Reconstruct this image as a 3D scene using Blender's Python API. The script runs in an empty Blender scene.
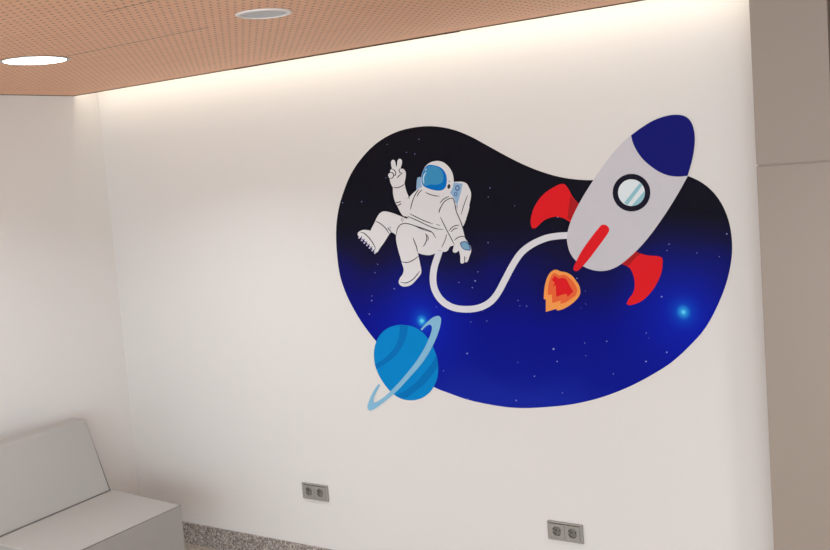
import bpy, bmesh, math, random
from mathutils import Vector, Matrix
from mathutils.geometry import tessellate_polygon

random.seed(4)
scene = bpy.context.scene
C = scene.collection

# ------------------------------------------------------------------ camera
F_PX = 1063.5276
CAM = Vector((4.45172, -3.50087, 1.77))
FWD = Vector((-0.58710533, 0.80389682, -0.09516954))
RGT = Vector((0.80949007, 0.58218273, -0.07608619))
UPV = Vector((0.00575938, 0.1217094, 0.99254907))
cam_data = bpy.data.cameras.new('camera')
cam_data.sensor_width = 36.0
cam_data.lens = 36.0 * F_PX / 830.0
cam_data.clip_start = 0.05
cam = bpy.data.objects.new('camera', cam_data)
C.objects.link(cam)
m3 = Matrix((RGT, UPV, -FWD)).transposed()
cam.matrix_world = Matrix.Translation(CAM) @ m3.to_4x4()
scene.camera = cam


def on_wall(px, py, y=0.0):
    """measured photo point -> (x, z) on the mural wall"""
    r = FWD * F_PX + RGT * (px - 415) + UPV * (275 - py)
    t = (y - CAM.y) / r.y
    p = CAM + r * t
    return (p.x, p.z)


# ------------------------------------------------------------------ materials
def lin(c):
    out = []
    for v in c[:3]:
        v = v / 255.0
        out.append(v / 12.92 if v <= 0.04045 else ((v + 0.055) / 1.055) ** 2.4)
    return (out[0], out[1], out[2], 1.0)


def base_mat(name, col, rough=0.6, metal=0.0, spec=0.5):
    m = bpy.data.materials.new(name)
    m.use_nodes = True
    b = m.node_tree.nodes['Principled BSDF']
    b.inputs['Base Color'].default_value = lin(col)
    b.inputs['Roughness'].default_value = rough
    b.inputs['Metallic'].default_value = metal
    b.inputs['Specular IOR Level'].default_value = spec
    return m, m.node_tree, b


def varied(name, col, rough=0.6, metal=0.0, scale=8.0, amount=0.04, bump=0.0, bscale=300.0, spec=0.5):
    """procedural material: slight tonal variation plus fine bump"""
    m, nt, b = base_mat(name, col, rough, metal, spec)
    N, L = nt.nodes, nt.links
    tc = N.new('ShaderNodeTexCoord')
    no = N.new('ShaderNodeTexNoise')
    no.inputs['Scale'].default_value = scale
    no.inputs['Detail'].default_value = 3
    L.new(tc.outputs['Object'], no.inputs['Vector'])
    mx = N.new('ShaderNodeMix')
    mx.data_type = 'RGBA'
    c = lin(col)
    mx.inputs[6].default_value = tuple(min(1, v * (1 - amount)) for v in c[:3]) + (1,)
    mx.inputs[7].default_value = tuple(min(1, v * (1 + amount)) for v in c[:3]) + (1,)
    L.new(no.outputs['Fac'], mx.inputs[0])
    L.new(mx.outputs[2], b.inputs['Base Color'])
    if bump > 0:
        n2 = N.new('ShaderNodeTexNoise')
        n2.inputs['Scale'].default_value = bscale
        L.new(tc.outputs['Object'], n2.inputs['Vector'])
        bp = N.new('ShaderNodeBump')
        bp.inputs['Strength'].default_value = bump
        bp.inputs['Distance'].default_value = 0.002
        L.new(n2.outputs['Fac'], bp.inputs['Height'])
        L.new(bp.outputs['Normal'], b.inputs['Normal'])
    return m


def math_node(nt, op, a, b=None, c=None):
    n = nt.nodes.new('ShaderNodeMath')
    n.operation = op
    for i, v in enumerate((a, b, c)):
        if v is None:
            continue
        if isinstance(v, (int, float)):
            n.inputs[i].default_value = v
        else:
            nt.links.new(v, n.inputs[i])
    return n.outputs[0]


def terrazzo(name, stops, scale, rough):
    m, nt, b = base_mat(name, (150, 140, 130), rough)
    N, L = nt.nodes, nt.links
    tc = N.new('ShaderNodeTexCoord')
    vo = N.new('ShaderNodeTexVoronoi')
    vo.inputs['Scale'].default_value = scale
    L.new(tc.outputs['Object'], vo.inputs['Vector'])
    sep = N.new('ShaderNodeSeparateColor')
    L.new(vo.outputs['Color'], sep.inputs[0])
    cr = N.new('ShaderNodeValToRGB')
    cr.color_ramp.interpolation = 'CONSTANT'
    el = cr.color_ramp.elements
    el[0].position, el[0].color = stops[0][0], lin(stops[0][1])
    el[1].position, el[1].color = stops[1][0], lin(stops[1][1])
    for p, c in stops[2:]:
        e = el.new(p)
        e.color = lin(c)
    L.new(sep.outputs[0], cr.inputs[0])
    L.new(cr.outputs[0], b.inputs['Base Color'])
    return m


WALL_COL = (226, 221, 217)
M = {}
M['paint'] = varied('white wall paint', WALL_COL, 0.85, 0, 2.0, 0.01, 0.15, 250, spec=0.2)
M['laminate'] = varied('taupe laminate', (157, 142, 130), 0.45, 0, 1.5, 0.03)
M['dark_gap'] = varied('dark brown shadow gap', (52, 40, 36), 0.8, 0, 5, 0.1)
M['dark_door'] = varied('dark door leaf', (48, 42, 42), 0.6, 0, 3, 0.1)
M['granite'] = terrazzo('speckled granite', [(0, (112, 101, 95)), (0.22, (152, 142, 135)), (0.5, (178, 168, 161)),
                                             (0.75, (138, 126, 120)), (0.88, (198, 190, 183))], 150, 0.5)
M['terrazzo'] = terrazzo('pale terrazzo', [(0, (158, 147, 133)), (0.3, (180, 169, 155)), (0.6, (196, 186, 173)),
                                           (0.85, (156, 144, 131)), (0.93, (205, 197, 186))], 110, 0.35)
M['vinyl_grey'] = varied('grey vinyl upholstery', (167, 163, 158), 0.5, 0, 3, 0.03, 0.25, 180)
M['vinyl_side'] = varied('taupe grey vinyl upholstery', (140, 130, 125), 0.5, 0, 3, 0.03, 0.25, 180)
M['piping'] = varied('dark piping and contact shade', (110, 106, 103), 0.5, 0, 3, 0.03)
M['white_metal'] = varied('white lacquer', (225, 226, 226), 0.4)
M['socket'] = varied('grey satin socket plastic', (160, 155, 149), 0.4, 0.15)
M['socket_dark'] = varied('darker grey socket plastic', (128, 122, 116), 0.4, 0.15)
M['contact'] = varied('dark contact hole', (40, 36, 34), 0.6)
M['steel'] = varied('bright steel', (190, 188, 185), 0.3, 0.8)
M['white_rim'] = varied('white lacquered rim', (240, 232, 228), 0.5)
M['mesh_grey'] = varied('grey mesh', (205, 206, 208), 0.7)


def ceiling_material():
    """beech veneer board with a square grid of round perforations and two panel joints"""
    m, nt, b = base_mat('perforated beech ceiling board', (205, 160, 132), 0.5)
    N, L = nt.nodes, nt.links
    tc = N.new('ShaderNodeTexCoord')
    sp = N.new('ShaderNodeSeparateXYZ')
    L.new(tc.outputs['Object'], sp.inputs[0])
    X, Y = sp.outputs[0], sp.outputs[1]
    P = 0.032
    def cell(v):
        q = math_node(nt, 'DIVIDE', v, P)
        fr = math_node(nt, 'FRACT', q)
        return math_node(nt, 'SUBTRACT', fr, 0.5)
    cx, cy = cell(X), cell(Y)
    r2 = math_node(nt, 'ADD', math_node(nt, 'MULTIPLY', cx, cx), math_node(nt, 'MULTIPLY', cy, cy))
    r = math_node(nt, 'SQRT', r2)
    hole = math_node(nt, 'LESS_THAN', r, 0.0047 / P)
    # plain border along the two edges
    hole = math_node(nt, 'MULTIPLY', hole, math_node(nt, 'GREATER_THAN', X, 0.16))
    hole = math_node(nt, 'MULTIPLY', hole, math_node(nt, 'LESS_THAN', Y, -0.24))
    # panel joints
    def seam(y0, xa, xb):
        d = math_node(nt, 'ABSOLUTE', math_node(nt, 'SUBTRACT', Y, y0))
        k = math_node(nt, 'LESS_THAN', d, 0.0028)
        k = math_node(nt, 'MULTIPLY', k, math_node(nt, 'GREATER_THAN', X, xa))
        return math_node(nt, 'MULTIPLY', k, math_node(nt, 'LESS_THAN', X, xb))
    s = math_node(nt, 'MAXIMUM', seam(-1.08, 0.9, 1.95), seam(-1.543, 2.03, 3.1))
    # grain running along the boards
    mp = N.new('ShaderNodeMapping')
    mp.inputs['Scale'].default_value = (1.2, 22, 1)
    L.new(tc.outputs['Object'], mp.inputs['Vector'])
    no = N.new('ShaderNodeTexNoise')
    no.inputs['Scale'].default_value = 3.0
    no.inputs['Detail'].default_value = 5
    L.new(mp.outputs[0], no.inputs['Vector'])
    cr = N.new('ShaderNodeValToRGB')
    cr.color_ramp.elements[0].position = 0.3
    cr.color_ramp.elements[0].color = lin((232, 170, 130))
    cr.color_ramp.elements[1].position = 0.7
    cr.color_ramp.elements[1].color = lin((240, 184, 144))
    L.new(no.outputs['Fac'], cr.inputs[0])
    def mix(fac, a, col):
        mx = N.new('ShaderNodeMix')
        mx.data_type = 'RGBA'
        L.new(fac, mx.inputs[0])
        L.new(a, mx.inputs[6])
        mx.inputs[7].default_value = lin(col)
        return mx.outputs[2]
    c1 = mix(hole, cr.outputs[0], (112, 58, 42))
    c2 = mix(s, c1, (120, 74, 60))
    L.new(c2, b.inputs['Base Color'])
    return m


M['ceiling'] = ceiling_material()


def emit(name, col, strength):
    m = bpy.data.materials.new(name)
    m.use_nodes = True
    b = m.node_tree.nodes['Principled BSDF']
    b.inputs['Base Color'].default_value = (0.8, 0.8, 0.8, 1)
    b.inputs['Emission Color'].default_value = lin(col)
    b.inputs['Emission Strength'].default_value = strength
    return m


M['lamp_glow'] = emit('lit diffuser', (255, 250, 244), 9.0)
M['led_glow'] = emit('lit led strip', (255, 226, 186), 6.0)

# print inks of the mural
INK = {
    'white': (224, 221, 222), 'rocket': (205, 201, 207), 'navy': (20, 22, 112), 'red': (226, 30, 38),
    'deep_red': (176, 30, 34), 'black': (26, 24, 40), 'tether': (222, 220, 226), 'planet': (0, 132, 202),
    'band': (0, 112, 184), 'ring': (134, 186, 216), 'yellow': (247, 158, 82), 'orange': (238, 104, 58),
    'line': (50, 46, 50), 'soft_line': (140, 138, 142), 'visor': (0, 112, 196), 'visor_light': (62, 144, 192),
    'pale_blue': (146, 180, 212), 'button': (40, 76, 140), 'patch': (124, 168, 196), 'glass': (224, 232, 236),
    'glass_blue': (148, 196, 208), 'star': (150, 160, 220), 'sole': (206, 200, 226),
    'shine': (190, 215, 230),
}
for k_, c_ in INK.items():
    M['ink_' + k_] = varied(k_.replace('_', ' ') + ' print', c_, 0.5, 0, 20, 0.015, spec=0.08)

STAR_A = on_wall(422, 321)
STAR_B = on_wall(683.5, 312)


def sky_print():
    """printed night sky: black at the top running to ultramarine, two glowing stars"""
    m, nt, b = base_mat('night sky print', (20, 20, 60), 0.45, spec=0.05)
    N, L = nt.nodes, nt.links
    tc = N.new('ShaderNodeTexCoord')
    sp = N.new('ShaderNodeSeparateXYZ')
    L.new(tc.outputs['Object'], sp.inputs[0])
    # the print is laid out about the mural's own base point (2.355, 0, 0.83)
    X = math_node(nt, 'ADD', sp.outputs[0], 2.355)
    Z = math_node(nt, 'ADD', sp.outputs[2], 0.83)
    no = N.new('ShaderNodeTexNoise')
    no.inputs['Scale'].default_value = 2.6
    no.inputs['Detail'].default_value = 2
    L.new(tc.outputs['Object'], no.inputs['Vector'])
    w = math_node(nt, 'MULTIPLY_ADD', math_node(nt, 'SUBTRACT', no.outputs['Fac'], 0.5), 0.30, Z)
    t = math_node(nt, 'DIVIDE', math_node(nt, 'SUBTRACT', 1.95, w), 1.1)
    cr = N.new('ShaderNodeValToRGB')
    el = cr.color_ramp.elements
    el[0].position, el[0].color = 0.0, lin((22, 20, 28))
    el[1].position, el[1].color = 1.0, lin((22, 38, 156))
    for p_, c_ in ((0.36, (20, 19, 32)), (0.48, (22, 20, 58)), (0.6, (16, 18, 104)), (0.72, (10, 18, 136)), (0.9, (12, 24, 142))):
        e = el.new(p_)
        e.color = lin(c_)
    L.new(t, cr.inputs[0])
    col = cr.outputs[0]
    def glow(cx, cz, rad, power, tint, amt):
        nonlocal col
        dx = math_node(nt, 'SUBTRACT', X, cx)
        dz = math_node(nt, 'SUBTRACT', Z, cz)
        d = math_node(nt, 'SQRT', math_node(nt, 'ADD', math_node(nt, 'MULTIPLY', dx, dx), math_node(nt, 'MULTIPLY', dz, dz)))
        g = math_node(nt, 'SUBTRACT', 1.0, math_node(nt, 'DIVIDE', d, rad))
        g = math_node(nt, 'MAXIMUM', g, 0.0)
        g = math_node(nt, 'MULTIPLY', math_node(nt, 'POWER', g, power), amt)
        mx = N.new('ShaderNodeMix')
        mx.data_type = 'RGBA'
        L.new(g, mx.inputs[0])
        L.new(col, mx.inputs[6])
        mx.inputs[7].default_value = lin(tint)
        col = mx.outputs[2]
    for cx, cz in (STAR_A, STAR_B):
        glow(cx, cz, 0.36, 2.0, (14, 40, 200), 0.75)
        glow(cx, cz, 0.085, 2.4, (10, 100, 215), 0.85)
        glow(cx, cz, 0.03, 1.5, (60, 190, 245), 1.0)
    L.new(col, b.inputs['Base Color'])
    return m


M['sky_print'] = sky_print()


# ------------------------------------------------------------------ mesh helpers
def link_mesh(name, bm, mats, parent=None, smooth=False):
    me = bpy.data.meshes.new(name)
    bm.normal_update()
    bm.to_mesh(me)
    bm.free()
    for k in (mats if isinstance(mats, (list, tuple)) else [mats]):
        me.materials.append(M[k])
    if smooth:
        for p in me.polygons:
            p.use_smooth = True
    o = bpy.data.objects.new(name, me)
    C.objects.link(o)
    if parent is not None:
        o.parent = parent
        o.matrix_parent_inverse = Matrix.Identity(4)
        # geometry is written in world coordinates: undo the parents' offsets
        off = Vector((0, 0, 0))
        q = parent
        while q is not None:
            off += q.location
            q = q.parent
        if off.length > 0:
            me.transform(Matrix.Translation(-off))
    return o


def tag(o, label, cat, group=None):
    o['label'] = label
    o['category'] = cat
    if group:
        o['group'] = group


def thing(name, label, cat, loc, group=None):
    o = bpy.data.objects.new(name, None)
    o.empty_display_size = 0.1
    C.objects.link(o)
    o.location = loc
    tag(o, label, cat, group)
    return o


def box(bm, x0, x1, y0, y1, z0, z1, mi=0, bev=0.0, seg=2):
    r = bmesh.ops.create_cube(bm, size=1.0)
    vs = r['verts']
    for v in vs:
        v.co = Vector((x0 + (v.co.x + .5) * (x1 - x0), y0 + (v.co.y + .5) * (y1 - y0), z0 + (v.co.z + .5) * (z1 - z0)))
    fs = {f for v in vs for f in v.link_faces}
    for f in fs:
        f.material_index = mi
    if bev > 0:
        es = list({e for v in vs for e in v.link_edges})
        rr = bmesh.ops.bevel(bm, geom=es, offset=bev, segments=seg, profile=0.5, affect='EDGES')
        for f in rr['faces']:
            f.material_index = mi


def struct(name, bm, mat, parent=None):
    o = link_mesh(name, bm, mat, parent)
    if parent is None:
        o['kind'] = 'structure'
    return o


def catmull(pts, closed=True, n=6):
    """pts: (x, y) smooth or (x, y, 1) sharp"""
    P = [(Vector((p[0], p[1])), len(p) > 2) for p in pts]
    k = len(P)
    out = []
    rng = range(k) if closed else range(k - 1)
    for i in rng:
        p1, s1 = P[i]
        p2, s2 = P[(i + 1) % k]
        p0 = P[(i - 1) % k][0] if (closed or i > 0) else p1
        p3 = P[(i + 2) % k][0] if (closed or i + 2 < k) else p2
        d = (p2 - p1).length
        t1 = Vector((0, 0))
        t2 = Vector((0, 0))
        if not s1:
            a = (p2 - p0)
            t1 = a * (d / max(1e-6, (p1 - p0).length + d)) if a.length > 0 else a
        else:
            t1 = (p2 - p1)
        if not s2:
            a = (p3 - p1)
            t2 = a * (d / max(1e-6, (p3 - p2).length + d)) if a.length > 0 else a
        else:
            t2 = (p2 - p1)
        for j in range(n):
            t = j / n
            h1 = 2 * t**3 - 3 * t**2 + 1
            h2 = t**3 - 2 * t**2 + t
            h3 = -2 * t**3 + 3 * t**2
            h4 = t**3 - t**2
            out.append(p1 * h1 + t1 * h2 + p2 * h3 + t2 * h4)
    if not closed:
        out.append(P[-1][0].copy())
    return out


LAYER = 0.0007


def decal(bm, px_pts, layer, mi=0, thick=None):
    """a cut film shape on the wall: outline in photo points -> wall plane, with a rim of real thickness"""
    y = -LAYER * (layer + 1)
    yb = y + (thick if thick else LAYER * 0.95)
    q = [on_wall(p[0], p[1]) for p in px_pts]
    co = [Vector((a, y, c)) for a, c in q]
    f_vs = [bm.verts.new(c) for c in co]
    b_vs = [bm.verts.new((c.x, yb, c.z)) for c in co]
    tris = tessellate_polygon([[Vector((a, c, 0)) for a, c in q]])
    for t in tris:
        try:
            f = bm.faces.new([f_vs[i] for i in t])
            f.normal_update()
            if f.normal.y > 0:
                f.normal_flip()
            f.material_index = mi
        except ValueError:
            pass
    n = len(co)
    for i in range(n):
        j = (i + 1) % n
        try:
            f = bm.faces.new((f_vs[i], f_vs[j], b_vs[j], b_vs[i]))
            f.material_index = mi
        except ValueError:
            pass


def crop(ox, oy, s):
    def f(*pts):
        out = []
        for p in pts:
            out.append((ox + p[0] / s, oy + p[1] / s) + tuple(p[2:]))
        return out
    return f


def stroke(bm, pts, w, layer, mi=0, taper=True, n=5, smooth=True):
    """brush line of width w (photo points)"""
    c = catmull(pts, False, n) if smooth and len(pts) > 2 else [Vector(p[:2]) for p in pts]
    L_, R_ = [], []
    k = len(c)
    for i, p in enumerate(c):
        a = c[max(0, i - 1)]
        b = c[min(k - 1, i + 1)]
        d = (b - a)
        if d.length < 1e-6:
            continue
        d.normalize()
        nn = Vector((-d.y, d.x))
        ww = w * 0.5
        if taper:
            e = min(i, k - 1 - i) / max(1, (k - 1) * 0.2)
            ww *= min(1.0, 0.45 + 0.55 * e)
        L_.append(p + nn * ww)
        R_.append(p - nn * ww)
    decal(bm, L_ + R_[::-1], layer, mi)


def ellipse(cx, cy, rx, ry, rot=0, n=40):
    out = []
    for i in range(n):
        a = 2 * math.pi * i / n
        x, y = rx * math.cos(a), ry * math.sin(a)
        out.append((cx + x * math.cos(rot) - y * math.sin(rot), cy + x * math.sin(rot) + y * math.cos(rot)))
    return out


# ------------------------------------------------------------------ room
H = 2.278          # ceiling board
GAP = 0.150        # light slot between ceiling board and mural wall
X1, Y1 = 6.2, -6.5
PX0, PX1, PF = 3.377, 3.605, -0.2     # laminate clad pillar

bm = bmesh.new(); box(bm, -0.2, X1, Y1, 0.2, -0.1, 0.0)
struct('floor', bm, 'terrazzo')
bm = bmesh.new(); box(bm, 0.0, X1, 0.0, 0.15, 0.0, 2.62)
struct('wall_mural_side', bm, 'paint')
bm = bmesh.new(); box(bm, -0.15, 0.0, Y1, 0.15, 0.0, 2.62)
struct('wall_left', bm, 'paint')
bm = bmesh.new()
box(bm, 0.004, X1, Y1, -GAP, H, H + 0.018)
struct('ceiling', bm, 'ceiling')
bm = bmesh.new(); box(bm, -0.15, X1, Y1, 0.15, 2.62, 2.7)
struct('ceiling_slab', bm, 'paint')
# ceiling board edge profile, shadow line painted in dark brown, three lengths with tight joints
bm = bmesh.new()
for a, b_, dz in ((0.0, 1.118, 0.0), (1.121, 2.292, -0.0015), (2.295, X1, 0.0)):
    box(bm, a, b_, -GAP, -GAP + 0.004, H - 0.003 + dz, H + 0.03)
box(bm, 0.0, 0.004, Y1, -GAP, H - 0.002, H + 0.02)  # dark strip standing in for the shadow gap at the left wall
struct('trim_1', bm, 'dark_gap')
bm = bmesh.new(); box(bm, 0.0, PX0, -0.012, 0.0, 0.0, 0.107, bev=0.002)
struct('baseboard_mural_side', bm, 'granite')
bm = bmesh.new(); box(bm, 0.0, 0.012, Y1, -0.012, 0.0, 0.107, bev=0.002)
struct('baseboard_left', bm, 'granite')

# pillar clad in laminate boards with one joint
bm = bmesh.new()
SZ = 1.712
box(bm, PX0 + 0.004, PX1 - 0.003, PF + 0.004, 0.0, 0.0, 2.62)
box(bm, PX0, PX1, PF, PF + 0.02, 0.002, SZ - 0.002, bev=0.0012, seg=1)
box(bm, PX0, PX1, PF, PF + 0.02, SZ + 0.002, 2.62, bev=0.0012, seg=1)
struct('wall_pillar', bm, 'laminate')
bm = bmesh.new(); box(bm, PX1 + 0.004, X1, -0.03, -0.001, 0.0, 2.3)
struct('door_1', bm, 'dark_door')
bm = bmesh.new(); box(bm, X1, X1 + 0.1, -3.0, 0.15, 0.0, 2.7)
struct('wall_right', bm, 'paint')


# ------------------------------------------------------------------ ceiling fixtures
def disc(bm, cx, cy, z0, z1, r0, r1, n=64, mi=0, cap=True):
    """frustum/cylinder about z: radius r0 at z0 (bottom), r1 at z1"""
    a = [bm.verts.new((cx + r0 * math.cos(2 * math.pi * i / n), cy + r0 * math.sin(2 * math.pi * i / n), z0)) for i in range(n)]
    b = [bm.verts.new((cx + r1 * math.cos(2 * math.pi * i / n), cy + r1 * math.sin(2 * math.pi * i / n), z1)) for i in range(n)]
    for i in range(n):
        f = bm.faces.new((a[i], a[(i + 1) % n], b[(i + 1) % n], b[i])); f.material_index = mi
    if cap:
        f = bm.faces.new(a[::-1]); f.material_index = mi
        f = bm.faces.new(b); f.material_index = mi


def lathe(bm, cx, cy, prof, n=64, mi=0):
    rings = []
    for r, z in prof:
        rings.append([bm.verts.new((cx + r * math.cos(2 * math.pi * i / n), cy + r * math.sin(2 * math.pi * i / n), z)) for i in range(n)])
    k = len(rings)
    for j in range(k):
        a, b = rings[j], rings[(j + 1) % k]
        for i in range(n):
            f = bm.faces.new((a[i], a[(i + 1) % n], b[(i + 1) % n], b[i])); f.material_index = mi


LX, LY = 1.100, -1.125
t = thing('ceiling_downlight', 'round recessed downlight, lit bright white, in the perforated wooden ceiling', 'ceiling light', (LX, LY, H))
bm = bmesh.new()
lathe(bm, LX, LY, [(0.108, H - 0.001), (0.112, H - 0.004), (0.121, H - 0.003), (0.122, H - 0.0005), (0.108, H - 0.0005)])
bmesh.ops.recalc_face_normals(bm, faces=bm.faces)
link_mesh('trim_ring', bm, 'steel', t, True)
bm = bmesh.new(); disc(bm, LX, LY, H - 0.003, H - 0.0006, 0.108, 0.108)
link_mesh('diffuser', bm, 'lamp_glow', t)

SX, SY = 2.228, -1.117
t = thing('ceiling_speaker', 'round flush fixture with grey centre and pale rim, unlit, in the wooden ceiling', 'ceiling fixture', (SX, SY, H))
bm = bmesh.new()
lathe(bm, SX, SY, [(0.070, H - 0.002), (0.073, H - 0.006), (0.083, H - 0.004), (0.086, H - 0.0005), (0.070, H - 0.0005)])
bmesh.ops.recalc_face_normals(bm, faces=bm.faces)
link_mesh('rim', bm, 'white_rim', t, True)
bm = bmesh.new(); disc(bm, SX, SY, H - 0.003, H - 0.0006, 0.070, 0.070)
link_mesh('grille', bm, 'mesh_grey', t)

# led strip in the slot above the ceiling board
t = thing('led_strip', 'warm white strip light hidden in the slot above the mural wall', 'strip light', (1.7, -GAP - 0.02, H + 0.03))
bm = bmesh.new(); box(bm, 0.03, PX0 - 0.03, -GAP - 0.03, -GAP - 0.01, H + 0.018, H + 0.03)
link_mesh('housing', bm, 'white_metal', t)
bm = bmesh.new(); box(bm, 0.03, PX0 - 0.03, -GAP - 0.028, -GAP - 0.012, H + 0.030, H + 0.034)
link_mesh('glowing_tape', bm, 'led_glow', t)


# ------------------------------------------------------------------ lights
def area(name, loc, target, sx, sy, power, col, shape='RECTANGLE', spread=math.pi):
    d = bpy.data.lights.new(name, 'AREA')
    d.shape = shape
    d.size = sx
    d.size_y = sy
    d.energy = power
    d.color = col
    d.spread = spread
    o = bpy.data.objects.new(name, d)
    C.objects.link(o)
    o.location = loc
    v = Vector(target) - Vector(loc)
    o.rotation_euler = v.to_track_quat('-Z', 'Y').to_euler()
    return o


WARM = (1.0, 0.86, 0.68)
area('cove_light', (PX0 / 2, -GAP + 0.012, H + 0.045), (PX0 / 2, 0.0, H - 0.02), PX0 - 0.02, 0.02, 3.4, WARM)
area('downlight_glow', (LX, LY, H - 0.006), (LX, LY, 0), 0.2, 0.2, 10, (0.84, 0.93, 1.0), 'DISK', 2.3)
for i, (x, y) in enumerate(((4.3, -1.12), (3.3, -3.2), (1.1, -3.2), (5.2, -3.2), (2.2, -5.2))):  # downlights out of view, added as fill without fixtures
    area('unseen_downlight_fill', (x, y, H - 0.006), (x, y, 0), 0.2, 0.2, 9, (0.84, 0.93, 1.0), 'DISK', 2.3)

w = bpy.data.worlds.new('room light')
scene.world = w
w.use_nodes = True
bg = w.node_tree.nodes['Background']
bg.inputs[0].default_value = (0.74, 0.9, 1.0, 1)
bg.inputs[1].default_value = 2.1
area('added_room_fill', (5.0, -5.6, 1.6), (1.0, 0, 1.1), 2.6, 1.8, 115, (0.80, 0.93, 1.0))  # soft fill light added behind the camera, no window there

# ------------------------------------------------------------------ wall mural
mural = thing('wall_mural', 'printed space mural with astronaut, rocket and blue planet on the white wall', 'mural',
              (2.355, 0.0, 0.83))

# night sky shape
blob = [(336.2, 231), (337.8, 214), (341.6, 198), (350.4, 175.3), (362, 157.8), (376.5, 143.3), (394, 133), (412, 127.8), (431.8, 126.2),
        (452, 129.3), (469.6, 136), (487, 145.3), (504.5, 155), (522, 163.8), (540, 171.2), (560, 177), (578, 179.6), (594, 180),
        (620, 176.5), (645, 172), (668, 171.5), (688, 176), (706, 185.5), (720, 201), (729, 222), (732.2, 248), (728.8, 274), (720.5, 299),
        (706, 327), (690, 345.5), (671.4, 362.4), (652, 374.8), (628.5, 387), (601.5, 397.3), (574, 403.9), (547, 407), (520, 408),
        (497, 405.7), (470, 400.2), (452, 394.2), (433.5, 386.8), (412, 374), (393, 359), (376.6, 341.7), (365, 327), (356.2, 313.4), (346.3, 294), (340, 275), (336.9, 252)]
bm = bmesh.new()
decal(bm, catmull(blob), 0)
# printed star specks
c1 = crop(330, 120, 5.5); c2_ = crop(330, 220, 5.5); c3_ = crop(430, 220, 5.5); c4_ = crop(440, 310, 5.5); c5_ = crop(560, 310, 5.5)
c6_ = crop(640, 190, 3.44); c7_ = crop(470, 130, 5.5)
specks = []
for cc, lst in ((c1, [(315, 135, .4), (490, 106, .5), (467, 187, .5), (422, 178, .35), (308, 318, .4), (175, 449, .55), (70, 455, .55)]),
                (c2_, [(262, 243, .5), (248, 290, .5), (354, 378, .65), (230, 443, .7), (217, 518, .55)]),
                (c3_, [(320, 125, .6), (264, 285, .5), (249, 335, .9), (233, 372, .6), (485, 442, .5), (495, 472, .4), (532, 474, .6), (35, 477, .4), (290, 500, .35)]),
                (c4_, [(150, 239, .8), (625, 214, 1.15), (645, 283, .7), (520, 364, .7), (429, 287, .4), (420, 497, .8), (20, 334, .5), (170, 66, .5), (258, 60, .5), (155, 488, .5)]),
                (c5_, [(258, 172, .65), (137, 181, .5), (143, 251, .5), (474, 127, .55), (588, 232, .8), (474, 283, .9), (294, 351, .6), (14, 455, .55), (490, 154, .35)]),
                (c6_, [(299, 151, .8), (101, 186, .6), (93, 208, .5), (196, 216, .5), (273, 229, .5), (75, 367, .9), (22, 491, .5)]),
                (c7_, [(110, 318, .6), (101, 368, .5), (247, 417, .4), (483, 479, .7)])):
    for (a, b_, r_) in lst:
        q = cc((a, b_))[0]
        specks.append((q[0], q[1], r_))
for (a, b_, r_) in ((577, 278.3, .7), (585.5, 291, .35), (586, 304, .4), (581, 308, .3), (459, 282.5, .5), (372, 296, .4)):
    specks.append((a, b_, r_))
for a, b_, r_ in specks:
    decal(bm, ellipse(a, b_, r_ * 0.85, r_ * 0.85, 0, 10), 0.25, 1, thick=LAYER * 0.2)
sky = link_mesh('night_sky', bm, ['sky_print', 'ink_star'], mural)
M['ink_starcore'] = varied('cyan star print', (96, 205, 245), 0.5, spec=0.2)
for sx, sy in ((422, 321), (683.5, 312)):
    bm = bmesh.new()
    star = []
    for i in range(16):
        a = 2 * math.pi * i / 16
        rr = 2.2 if i % 4 == 0 else 1.8
        star.append((sx + rr * math.cos(a), sy + rr * math.sin(a)))
    decal(bm, star, 0.3, 0, thick=LAYER * 0.25)
    link_mesh('bright_star', bm, 'ink_starcore', sky)

# ---- planet
g = crop(365, 310, 5.238)
bm = bmesh.new()
decal(bm, catmull(g((200, 78), (260, 90), (310, 125), (350, 180), (376, 245), (384, 310), (375, 370), (345, 425), (300, 460), (245, 473), (190, 464),
                    (140, 432), (95, 378), (65, 322), (49, 260), (51, 195), (75, 137), (115, 98), (155, 82))), 1, 0)
decal(bm, catmull(g((184, 80, 1), (226, 82, 1), (218, 140), (190, 200), (145, 255), (95, 290), (60, 310, 1), (52, 284, 1), (90, 262), (135, 222), (165, 180), (180, 130))), 1.3, 1, thick=LAYER * .3)
decal(bm, catmull(g((374, 240, 1), (383, 290, 1), (360, 330), (320, 380), (265, 425), (215, 460), (190, 462, 1), (160, 446, 1), (205, 425), (260, 385), (310, 330), (345, 285))), 1.3, 1, thick=LAYER * .3)
planet = link_mesh('planet', bm, ['ink_planet', 'ink_band'], mural)
planet['label'] = 'blue printed planet with darker bands and a pale ring'
bm = bmesh.new()
decal(bm, catmull(g((293, 100, 1), (328, 62), (362, 36), (388, 31), (400, 48), (388, 110), (352, 195), (300, 278), (230, 358), (165, 428), (100, 482), (50, 518), (24, 526), (14, 508),
                    (28, 462), (52, 415), (74, 386, 1), (80, 394, 1), (60, 430), (46, 465), (48, 484), (64, 480), (100, 456), (140, 420), (205, 350), (272, 265), (315, 195), (345, 125), (352, 88), (340, 76), (318, 88), (300, 107, 1))), 2, 0)
link_mesh('planet_ring', bm, 'ink_ring', planet)

# ---- tether
bm = bmesh.new()
stroke(bm, [(440.5, 248), (438, 256), (434.3, 268), (433.2, 281), (436, 292), (443, 301.5), (453, 307.3), (465, 309.2), (478, 308), (489, 303),
            (497, 294.5), (505.5, 279), (513, 265), (521.5, 252.6), (532, 244.5), (546, 238.2), (558, 236), (572, 235.2)], 6.6, 1, 0, taper=False, n=8)
link_mesh('tether_hose', bm, 'ink_tether', mural)

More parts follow.
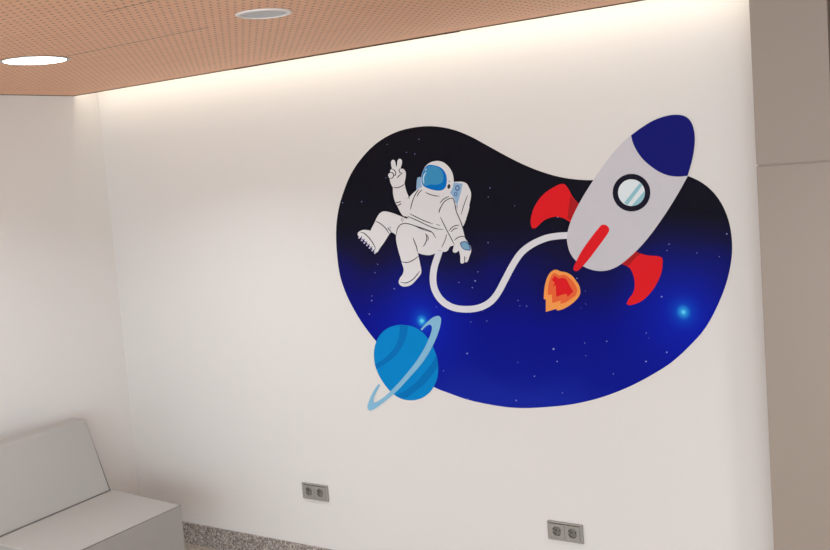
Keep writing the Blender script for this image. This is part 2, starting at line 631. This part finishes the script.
# ---- rocket
bm = bmesh.new()
body = [(632, 135.2), (616, 150), (602, 168), (588.5, 188), (577.5, 207), (570, 224), (567.2, 238), (570, 252), (577.5, 262), (588, 268.4), (600, 271), (612, 269),
        (624, 262), (644, 243), (663.5, 217), (678, 194), (688, 176, 1), (680, 150, 1), (650, 132, 1)]
decal(bm, catmull(body), 2)
rocket = link_mesh('rocket', bm, 'ink_rocket', mural)
rocket['label'] = 'pale grey printed rocket with navy nose and red fins'
bm = bmesh.new()
q = crop(600, 105, 4.78)
nose = q((150, 145, 1), (200, 108), (255, 75), (320, 52), (375, 47), (415, 58), (441, 90), (453, 140), (453, 190), (442, 260), (420, 338, 1), (380, 342), (335, 338),
         (290, 322), (245, 293), (205, 257), (175, 215), (158, 178))
decal(bm, catmull(nose), 3)
link_mesh('nose_cone', bm, 'ink_navy', rocket)
bm = bmesh.new()
lf = [(580, 205, 1), (573, 197), (568, 188), (564, 184), (558, 185), (544, 194), (535, 206), (531, 219), (532, 227.5), (535.5, 228), (544, 220.5), (554, 216.8), (563, 218), (572, 223, 1)]
decal(bm, catmull(lf), 1, 0)
decal(bm, [(570.5, 196), (582, 206), (574, 224), (567.6, 217.6)], 1.3, 1, thick=LAYER * .3)
link_mesh('fin', bm, ['ink_red', 'ink_deep_red'], rocket)
r5 = crop(540, 220, 5.5)
bm = bmesh.new()
rf = r5((440, 236, 1), (510, 165, 1), (560, 186), (600, 195), (650, 199), (672, 209), (675, 240), (668, 290), (645, 345), (610, 398), (560, 445), (500, 468), (479, 462), (486, 440), (513, 400), (522, 355), (515, 305), (492, 262))
decal(bm, catmull(rf), 1, 0)
decal(bm, r5((445, 232), (510, 165), (556, 185), (520, 212), (487, 255), (470, 246)), 1.3, 1, thick=LAYER * .3)
link_mesh('fin', bm, ['ink_red', 'ink_deep_red'], rocket)
bm = bmesh.new()
def capsule(a, ra, b, rb, n=14):
    a, b = Vector(a), Vector(b)
    d = (b - a).normalized()
    ang = math.atan2(d.y, d.x)
    out = []
    for i in range(n + 1):
        th = ang + math.pi / 2 + math.pi * i / n
        out.append((a.x + ra * math.cos(th), a.y + ra * math.sin(th)))
    for i in range(n + 1):
        th = ang - math.pi / 2 + math.pi * i / n
        out.append((b.x + rb * math.cos(th), b.y + rb * math.sin(th)))
    return out
decal(bm, [p for p in catmull([(599.6, 227.3), (602.2, 224.9), (605.6, 224.8), (608.6, 227), (609.5, 230.4), (607.4, 234.6), (598, 247.5), (588, 260.5), (579, 270), (575.6, 271), (573.8, 269.2), (574.6, 265.5), (582, 251), (591.5, 237.5)])], 3)
link_mesh('centre_fin', bm, 'ink_red', rocket)
bm = bmesh.new()
decal(bm, ellipse(631.8, 192.6, 18.8, 18.8, 0, 56), 3, 0)
port = link_mesh('porthole', bm, 'ink_black', rocket)
# glass: a flat disc with two printed reflections
bm = bmesh.new()
decal(bm, ellipse(631.8, 192.6, 13.4, 13.4, 0, 48), 3.6, 0, thick=LAYER * .5)
def clip_disc(pts, cx, cy, r):
    return [(cx + (x - cx) * min(1, r / math.hypot(x - cx, y - cy)), cy + (y - cy) * min(1, r / math.hypot(x - cx, y - cy))) for x, y in pts]
decal(bm, clip_disc(q((118, 466), (196, 368), (206, 382), (132, 480)), 631.8, 192.6, 13.3), 3.9, 1, thick=LAYER * .2)
arc = [(631.8 + 13.3 * math.cos(a), 192.6 + 13.3 * math.sin(a)) for a in [(-8 + 98 * i / 12) * math.pi / 180 for i in range(13)]]
decal(bm, arc, 3.9, 1, thick=LAYER * .2)
link_mesh('porthole_glass', bm, ['ink_glass', 'ink_glass_blue'], rocket)

# ---- flame
fl = crop(540, 260, 10)
bm = bmesh.new()
decal(bm, catmull(fl((140, 100), (170, 98), (210, 114), (250, 120), (290, 135), (330, 165), (360, 205), (388, 245), (402, 290), (404, 330), (385, 372), (340, 420), (280, 465), (220, 495), (172, 505, 1),
                     (165, 488, 1), (60, 518, 1), (60, 395, 1), (40, 390, 1), (42, 330), (50, 260), (68, 190), (98, 132))), 1, 0)
decal(bm, catmull(fl((140, 132), (190, 150), (250, 150), (310, 190), (350, 240), (374, 300), (360, 355, 1), (310, 390), (255, 425), (205, 438, 1), (210, 405, 1), (125, 430, 1), (120, 345, 1), (78, 350, 1), (85, 260), (105, 180))), 1.3, 1, thick=LAYER * .3)
decal(bm, catmull(fl((148, 162), (190, 185, 1), (240, 178), (270, 200), (290, 240), (320, 290), (336, 315, 1), (280, 368, 1), (266, 338, 1), (228, 345, 1), (165, 368, 1), (160, 250, 1), (128, 268, 1), (150, 228, 1), (120, 198, 1))), 1.6, 2, thick=LAYER * .3)
link_mesh('flame', bm, ['ink_yellow', 'ink_orange', 'ink_red'], mural)

# ---- astronaut
a1 = crop(350, 150, 7.8625)     # raised hand
a2 = crop(340, 140, 3.056)      # overall
a3 = crop(410, 155, 9.17)       # helmet
a4 = crop(410, 205, 7.857)      # waist, lowered hand
a5 = crop(350, 210, 6.875)      # legs
LW = 0.85
suit = bmesh.new()
# raised arm, hand with two fingers up
hand = a1((342, 300, 1), (328, 275), (318, 248), (314, 226), (303, 208), (306, 186), (320, 178), (318, 160), (332, 148, 1), (326, 118), (326, 90), (340, 76), (355, 86), (362, 118), (368, 138, 1),
          (373, 110), (376, 84), (392, 68), (409, 80), (409, 110), (398, 146, 1), (424, 150), (440, 176), (439, 212), (430, 262), (430, 285, 1))
decal(suit, catmull(hand), 2)
arm = a1((340, 285, 1), (430, 262, 1), (441, 310), (456, 350), (467, 372, 1), (490, 346), (530, 312), (560, 296), (600, 320, 1), (560, 520, 1), (430, 522), (405, 500), (380, 452), (355, 402), (341, 345))
decal(suit, catmull(arm), 1.95)
# torso
torso = a2((236, 158, 1), (262, 138), (300, 150), (335, 160), (352, 182, 1), (345, 250), (325, 290), (300, 300), (210, 270), (205, 240, 1), (212, 205))
decal(suit, catmull(torso), 1.9)
# bent leg with boot
leg1 = a5((395, 62, 1), (330, 34), (285, 18), (238, 9), (212, 18), (190, 45), (170, 88), (152, 122), (143, 142, 1), (122, 138), (95, 136), (70, 145), (55, 160), (60, 180), (92, 202), (130, 240), (160, 272), (176, 291), (190, 290), (205, 266), (238, 220), (272, 166), (286, 152), (320, 172, 1), (420, 170, 1), (440, 80, 1))
decal(suit, catmull(leg1), 1.85)
# hanging leg with boot and hips
leg2 = a5((330, 130), (345, 98), (372, 80), (410, 60, 1), (560, 120, 1), (600, 180, 1), (590, 290, 1), (550, 309), (512, 306), (480, 292), (466, 286, 1), (473, 320), (484, 372), (492, 415), (488, 440), (460, 476), (422, 514), (382, 526), (352, 520), (337, 497), (345, 468), (364, 440), (371, 408), (360, 370), (348, 325), (332, 270), (319, 205), (320, 165))
decal(suit, catmull(leg2), 1.8)
hips = a4((20, 120, 1), (0, 200, 1), (30, 330, 1), (62, 372), (95, 387), (150, 394), (190, 384), (225, 358, 1), (250, 364), (275, 368), (298, 358), (310, 336), (322, 324), (345, 318, 1), (400, 200, 1), (250, 60, 1))
decal(suit, catmull(hips), 1.75)
# lowered arm
arm2 = a2((318, 200, 1), (322, 186), (345, 178), (358, 205), (366, 235), (376, 270), (383, 300, 1)) + \
    a4((435, 262, 1), (462, 300), (480, 330), (481, 370), (470, 400), (462, 425), (452, 446), (440, 450), (432, 440, 1), (426, 452), (412, 460), (399, 450), (398, 425), (396, 395), (386, 356, 1), (368, 372), (350, 374), (338, 362), (343, 335), (348, 305), (300, 215), (262, 140), (240, 95, 1), (232, 60, 1))
decal(suit, catmull(arm2), 2.05)
# tread of the raised boot
for i in range(7):
    u = i / 6
    p0 = a5((68 + u * 108, 186 + u * 104))[0]
    stroke(suit, [p0, (p0[0] - 0.9, p0[1] + 1.3)], 1.5, 2.02, 1, taper=False)
    if i < 6:
        p1 = a5((77 + u * 108, 190 + u * 104))[0]
        stroke(suit, [(p1[0] + .9, p1[1] - 1.3), (p1[0] - .4, p1[1] + 1.2)], 0.8, 2.15, 3, taper=False)
# drawing lines
def ln(cc, *pts, w=LW, mi=2):
    stroke(suit, cc(*pts), w, 2.3, mi)
ln(a1, (342, 292), (372, 296), (405, 286), (430, 268))
ln(a1, (332, 148), (350, 158), (361, 176), (358, 198), (345, 204))
ln(a1, (320, 178), (334, 178), (344, 190), (344, 206), (334, 220), (318, 222))
ln(a1, (303, 205), (306, 220), (318, 226))
ln(a1, (398, 146), (388, 158), (394, 176), (408, 182), (412, 190))
ln(a1, (404, 188), (388, 202), (374, 220))
ln(a1, (360, 412), (382, 412), (402, 402))
ln(a1, (372, 434), (390, 432), (406, 418))
ln(a1, (467, 372), (452, 380)); ln(a1, (462, 358), (470, 384))
ln(a1, (478, 470), (486, 430), (502, 380), (524, 336), (546, 308))
ln(a1, (528, 366), (545, 336), (568, 312))
ln(a4, (0, 68), (60, 98), (120, 126), (182, 148))
ln(a4, (-18, 86), (20, 104), (70, 126), (140, 160), (210, 186), (264, 192))
ln(a4, (210, 152), (236, 160), w=1.2)
ln(a5, (320, 170), (328, 130), (348, 102), (380, 92), (430, 102), (500, 132), (560, 152))
ln(a4, (0, 150), (70, 172), (130, 192), (178, 216), (204, 258))
ln(a4, (124, 222), (134, 250), (128, 290), (106, 326))
ln(a4, (134, 232), (146, 256), (142, 280), w=.6)
ln(a5, (434, 190), (448, 224), (460, 256), (466, 288))
ln(a5, (356, 356), (396, 360), (440, 342), (474, 316))
ln(a5, (350, 498), (390, 500), (432, 478), (462, 446), (480, 420))
ln(a5, (178, 76), (212, 94), (244, 122), (272, 164))
ln(a5, (262, 120), (272, 136), (286, 150)); ln(a5, (276, 112), (282, 128))
ln(a5, (352, 62), (364, 82)); ln(a5, (356, 56), (374, 70))
ln(a5, (75, 152), (100, 160), (130, 188), (160, 228), (180, 268))
ln(a5, (380, 44), (404, 56), w=1.8)
ln(a4, (240, 92), (262, 138), (296, 206), (330, 270), (352, 312))
ln(a4, (254, 0), (236, 34), (230, 62))
ln(a4, (354, 0), (366, 50), (392, 110), (408, 150), (430, 226), (436, 262))
ln(a4, (308, 204), (330, 178), (360, 162), (390, 158))
ln(a4, (324, 212), (346, 190), (380, 180))
ln(a4, (350, 278), (378, 256), (408, 246), (436, 250))
ln(a4, (432, 402), (432, 428), (432, 442))
ln(a4, (450, 410), (446, 424), w=.5)
ln(a3, (278, 440), (310, 405), (362, 378))
ln(a3, (268, 530), (290, 470), (330, 418), (392, 396), (412, 440), (435, 548))
ln(a4, (292, 226), (276, 280), (250, 334), w=1.1, mi=4)
ln(a4, (222, 354), (250, 360), w=.9, mi=4)
astro = link_mesh('astronaut', suit, ['ink_white', 'ink_sole', 'ink_line', 'ink_navy', 'ink_soft_line'], mural)
astro['label'] = 'white printed astronaut holding up two fingers'

bm = bmesh.new()
decal(bm, catmull(a3((70, 212), (85, 202), (115, 210), (170, 250, 1), (170, 300, 1), (60, 325, 1), (62, 270))), 1.1, 0)
link_mesh('backpack_side', bm, 'ink_pale_blue', astro)
bm = bmesh.new()
pack = a3((380, 248, 1), (430, 245), (482, 246), (520, 262), (543, 300), (560, 345), (558, 400), (545, 460)) + a2((396, 205), (390, 228), (378, 262), (372, 264, 1), (345, 230, 1), (330, 160, 1))
decal(bm, catmull(pack), 1.15, 0)
decal(bm, catmull(a3((370, 248, 1), (486, 262, 1), (466, 350), (436, 455, 1), (404, 420, 1), (340, 380, 1))), 1.4, 1, thick=LAYER * .25)
for (bx, by, br, bry) in ((437, 303, 20, 26), (421, 359, 16, 18)):
    ring = []
    cx_, cy_ = a3((bx, by))[0]
    decal(bm, ellipse(cx_, cy_, br / 9.17, bry / 9.17, 0.2, 24), 1.7, 2, thick=LAYER * .25)
    decal(bm, ellipse(cx_, cy_, br / 9.17 * .62, bry / 9.17 * .66, 0.2, 24), 1.85, 1, thick=LAYER * .12)
stroke(bm, a3((470, 548), (490, 480), (510, 420), (532, 368)), .7, 1.5, 3)
stroke(bm, a3((432, 452), (436, 500), (440, 548)), .6, 1.5, 4)
link_mesh('backpack', bm, ['ink_white', 'ink_pale_blue', 'ink_button', 'ink_line', 'ink_button'], astro)
bm = bmesh.new()
helm = a3((256, 54), (310, 68), (358, 108), (390, 160), (403, 222), (400, 280), (380, 330), (345, 364), (290, 382), (220, 376), (160, 350), (120, 305), (106, 240), (114, 170), (145, 105), (195, 66))
decal(bm, catmull(helm), 2.9, 0)
decal(bm, ellipse(*a3((360, 289))[0], 1.5, 2.4, 0.15, 20), 3.2, 1, thick=LAYER * .25)
decal(bm, ellipse(*a3((365, 243))[0], .55, .55, 0, 12), 3.2, 1, thick=LAYER * .25)
stroke(bm, a3((146, 342), (180, 358), (226, 372), (275, 378)), LW, 3.2, 1)
link_mesh('helmet', bm, ['ink_white', 'ink_line'], astro)
bm = bmesh.new()
vis = a3((176, 91), (235, 96), (290, 118), (325, 158), (341, 212), (337, 272), (320, 308), (282, 326), (222, 321), (160, 302), (122, 277), (110, 230), (117, 168), (142, 116))
decal(bm, catmull(vis), 3.4, 0, thick=LAYER * .4)
decal(bm, catmull(a3((185, 100), (255, 112), (298, 150), (310, 205), (297, 250), (250, 272), (190, 270), (145, 282), (122, 260), (116, 222), (124, 168), (148, 120))), 3.7, 1, thick=LAYER * .25)
stroke(bm, a3((152, 158), (134, 185), (126, 220), (132, 262)), 1.3, 3.95, 2)
decal(bm, ellipse(*a3((150, 133))[0], .6, 1.0, .5, 12), 3.95, 2, thick=LAYER * .2)
link_mesh('visor', bm, ['ink_visor', 'ink_visor_light', 'ink_shine'], astro)
bm = bmesh.new()
decal(bm, catmull(a4((396, 300), (412, 286, 1), (442, 284), (468, 308), (480, 344), (470, 358, 1), (432, 352), (410, 336))), 2.9, 1)
decal(bm, catmull(a4((404, 304), (416, 292, 1), (440, 290), (462, 312), (473, 344), (466, 351, 1), (434, 346), (414, 332))), 3.1, 0, thick=LAYER * .2)
link_mesh('wrist_patch', bm, ['ink_patch', 'ink_button'], astro)


# ------------------------------------------------------------------ sockets
def double_socket(cx, cz, label, w_=0.150, h_=0.074):
    t = thing('double_socket', label, 'wall socket', (cx, 0, cz), 'double wall sockets')
    x0, x1, z0, z1 = cx - w_ / 2, cx + w_ / 2, cz - h_ / 2, cz + h_ / 2
    bm = bmesh.new()
    fr = 0.008
    d = 0.011
    box(bm, x0, x1, -d - .003, 0, z1 - fr * .7, z1, bev=0.0022)
    box(bm, x0, x1, -d, 0, z0, z0 + fr, bev=0.0018)
    box(bm, x0, x0 + fr + .002, -d, 0, z0 + fr * .6, z1 - fr * .6, bev=0.0015)
    box(bm, x1 - fr - .002, x1, -d, 0, z0 + fr * .6, z1 - fr * .6, bev=0.0015)
    box(bm, cx - 0.0012, cx + 0.0012, -d, 0, z0 + fr * .6, z1 - fr * .6)
    link_mesh('frame', bm, 'socket', t)
    hw = (w_ / 2 - fr - .002 - .0015) / 2
    hh = h_ / 2 - fr - 0.0005
    for s in (-1, 1):
        ox = cx + s * (0.0016 + hw)
        bm = bmesh.new()
        n = 32
        R = 0.0195
        yf, yb = -0.0125, -0.003
        outer = []
        inner, deep = [], []
        for i in range(n):
            a = 2 * math.pi * i / n + math.pi / 4
            c_, s_ = math.cos(a), math.sin(a)
            k = max(abs(c_), abs(s_))
            outer.append(bm.verts.new((ox + hw * c_ / k, yf, cz + hh * s_ / k)))
            inner.append(bm.verts.new((ox + R * c_, yf, cz + R * s_)))
            deep.append(bm.verts.new((ox + R * .94 * c_, yb, cz + R * .94 * s_)))
        back = [bm.verts.new((v.co.x, -0.001, v.co.z)) for v in outer]
        for i in range(n):
            j = (i + 1) % n
            bm.faces.new((outer[i], outer[j], inner[j], inner[i]))
            f = bm.faces.new((inner[i], inner[j], deep[j], deep[i])); f.material_index = 1
            bm.faces.new((back[i], back[j], outer[j], outer[i]))
        f = bm.faces.new(deep); f.material_index = 1
        bmesh.ops.recalc_face_normals(bm, faces=bm.faces)
        # locating lugs left and right inside the well
        for u in (-1, 1):
            box(bm, ox + u * 0.0175 - 0.002, ox + u * 0.0175 + 0.002, -0.0115, -0.003, cz - 0.004, cz + 0.004, 0)
        ins = link_mesh('socket_insert', bm, ['socket', 'socket_dark'], t)
        for u in (-1, 1):
            bm = bmesh.new()
            c0 = len(bm.verts)
            vs = [bm.verts.new((ox + u * 0.0092 + 0.0034 * math.cos(2 * math.pi * i / 16), -0.0034, cz + 0.0034 * math.sin(2 * math.pi * i / 16))) for i in range(16)]
            vb = [bm.verts.new((v.co.x, -0.0026, v.co.z)) for v in vs]
            bm.faces.new(vs)
            for i in range(16):
                bm.faces.new((vs[i], vs[(i + 1) % 16], vb[(i + 1) % 16], vb[i]))
            bmesh.ops.recalc_face_normals(bm, faces=bm.faces)
            link_mesh('contact_hole', bm, 'contact', ins)
            bm = bmesh.new()
            box(bm, ox - 0.0022, ox + 0.0022, -0.0105, -0.003, cz + u * 0.0175 - 0.0015, cz + u * 0.0175 + 0.0015)
            link_mesh('earth_clip', bm, 'steel', ins)
    return t


double_socket(1.2475, 0.369, 'grey double wall socket nearer the grey sofa, above the granite baseboard')
double_socket(2.518, 0.360, 'grey double wall socket on the right, below the rocket of the mural')


# ------------------------------------------------------------------ sofa
def prism(bm, quad_top, quad_bot, mi=0, bev=0.0, seg=3):
    t_ = [bm.verts.new(p) for p in quad_top]
    b_ = [bm.verts.new(p) for p in quad_bot]
    fs = [bm.faces.new(t_), bm.faces.new(b_[::-1])]
    n = len(t_)
    for i in range(n):
        fs.append(bm.faces.new((t_[i], b_[i], b_[(i + 1) % n], t_[(i + 1) % n])))
    for f in fs:
        f.material_index = mi
    if bev:
        es = list({e for f in fs for e in f.edges})
        bmesh.ops.bevel(bm, geom=es, offset=bev, segments=seg, profile=0.5, affect='EDGES')
    bmesh.ops.recalc_face_normals(bm, faces=bm.faces)


sofa = thing('sofa_module', 'armless grey upholstered sofa seat with sloping backrest against the left wall', 'sofa', (0.55, -0.8, 0.0))
ZT, ZB = 0.42, 0.215
FF, NF, NB, FB = (0.922, -0.508), (0.994, -1.172), (0.20, -1.172), (0.12, -0.445)
bm = bmesh.new()
prism(bm, [(x, y, ZT) for x, y in (FF, NF, NB, FB)], [(x, y, ZB) for x, y in (FF, NF, NB, FB)], 0, 0.007)
seat = link_mesh('seat', bm, 'vinyl_grey', sofa)
bm = bmesh.new()
prism(bm, [(0.425, -0.482, 0.405), (0.525, -1.178, 0.405), (0.40, -1.178, 0.405), (0.30, -0.470, 0.405)][::-1],
      [(0.248, -0.452, 0.742), (0.345, -1.178, 0.742), (0.22, -1.178, 0.735), (0.125, -0.440, 0.735)][::-1], 0, 0.018, 4)
back = link_mesh('backrest', bm, 'vinyl_grey', sofa)


def piping(pts, parent, rad=0.0028):
    cu = bpy.data.curves.new('tmp', 'CURVE')
    cu.dimensions = '3D'
    cu.bevel_depth = rad
    cu.bevel_resolution = 2
    sp = cu.splines.new('POLY')
    sp.points.add(len(pts) - 1)
    for i, p in enumerate(pts):
        sp.points[i].co = (p[0], p[1], p[2], 1)
    tmp = bpy.data.objects.new('tmp', cu)
    C.objects.link(tmp)
    bpy.context.view_layer.update()
    me = bpy.data.meshes.new_from_object(tmp.evaluated_get(bpy.context.evaluated_depsgraph_get()))
    bpy.data.objects.remove(tmp)
    bm = bmesh.new()
    bm.from_mesh(me)
    return link_mesh('piping', bm, 'piping', parent, True)


# sewn edge of the seat front and of the backrest
piping([(0.14, -0.449, ZT - 0.004), (FF[0] - .003, FF[1] - .003, ZT - 0.003), (NF[0] - .003, NF[1] + .003, ZT - 0.003)], seat)
piping([(0.262, -0.466, 0.705), (0.417, -0.490, 0.4225), (0.522, -1.165, 0.4225)], back, 0.0035)  # run along the backrest base stands in for its contact shadow
# metal sub frame and legs
bm = bmesh.new()
box(bm, 0.25, 0.86, -1.13, -0.55, ZB - 0.03, ZB + 0.002)
link_mesh('base_frame', bm, 'white_metal', sofa)
for x, y in ((0.88, -0.55), (0.95, -1.12), (0.24, -1.12), (0.2, -0.53)):
    bm = bmesh.new()
    r = bmesh.ops.create_cone(bm, cap_ends=True, segments=20, radius1=0.013, radius2=0.019, depth=ZB)
    for v in r['verts']:
        v.co += Vector((x, y, ZB / 2))
    link_mesh('leg', bm, 'white_metal', sofa)

# ------------------------------------------------------------------ view
scene.view_settings.view_transform = 'Standard'
scene.view_settings.look = 'None'
scene.view_settings.exposure = 0.0
scene.view_settings.gamma = 1.0
scene.view_settings.use_curve_mapping = False
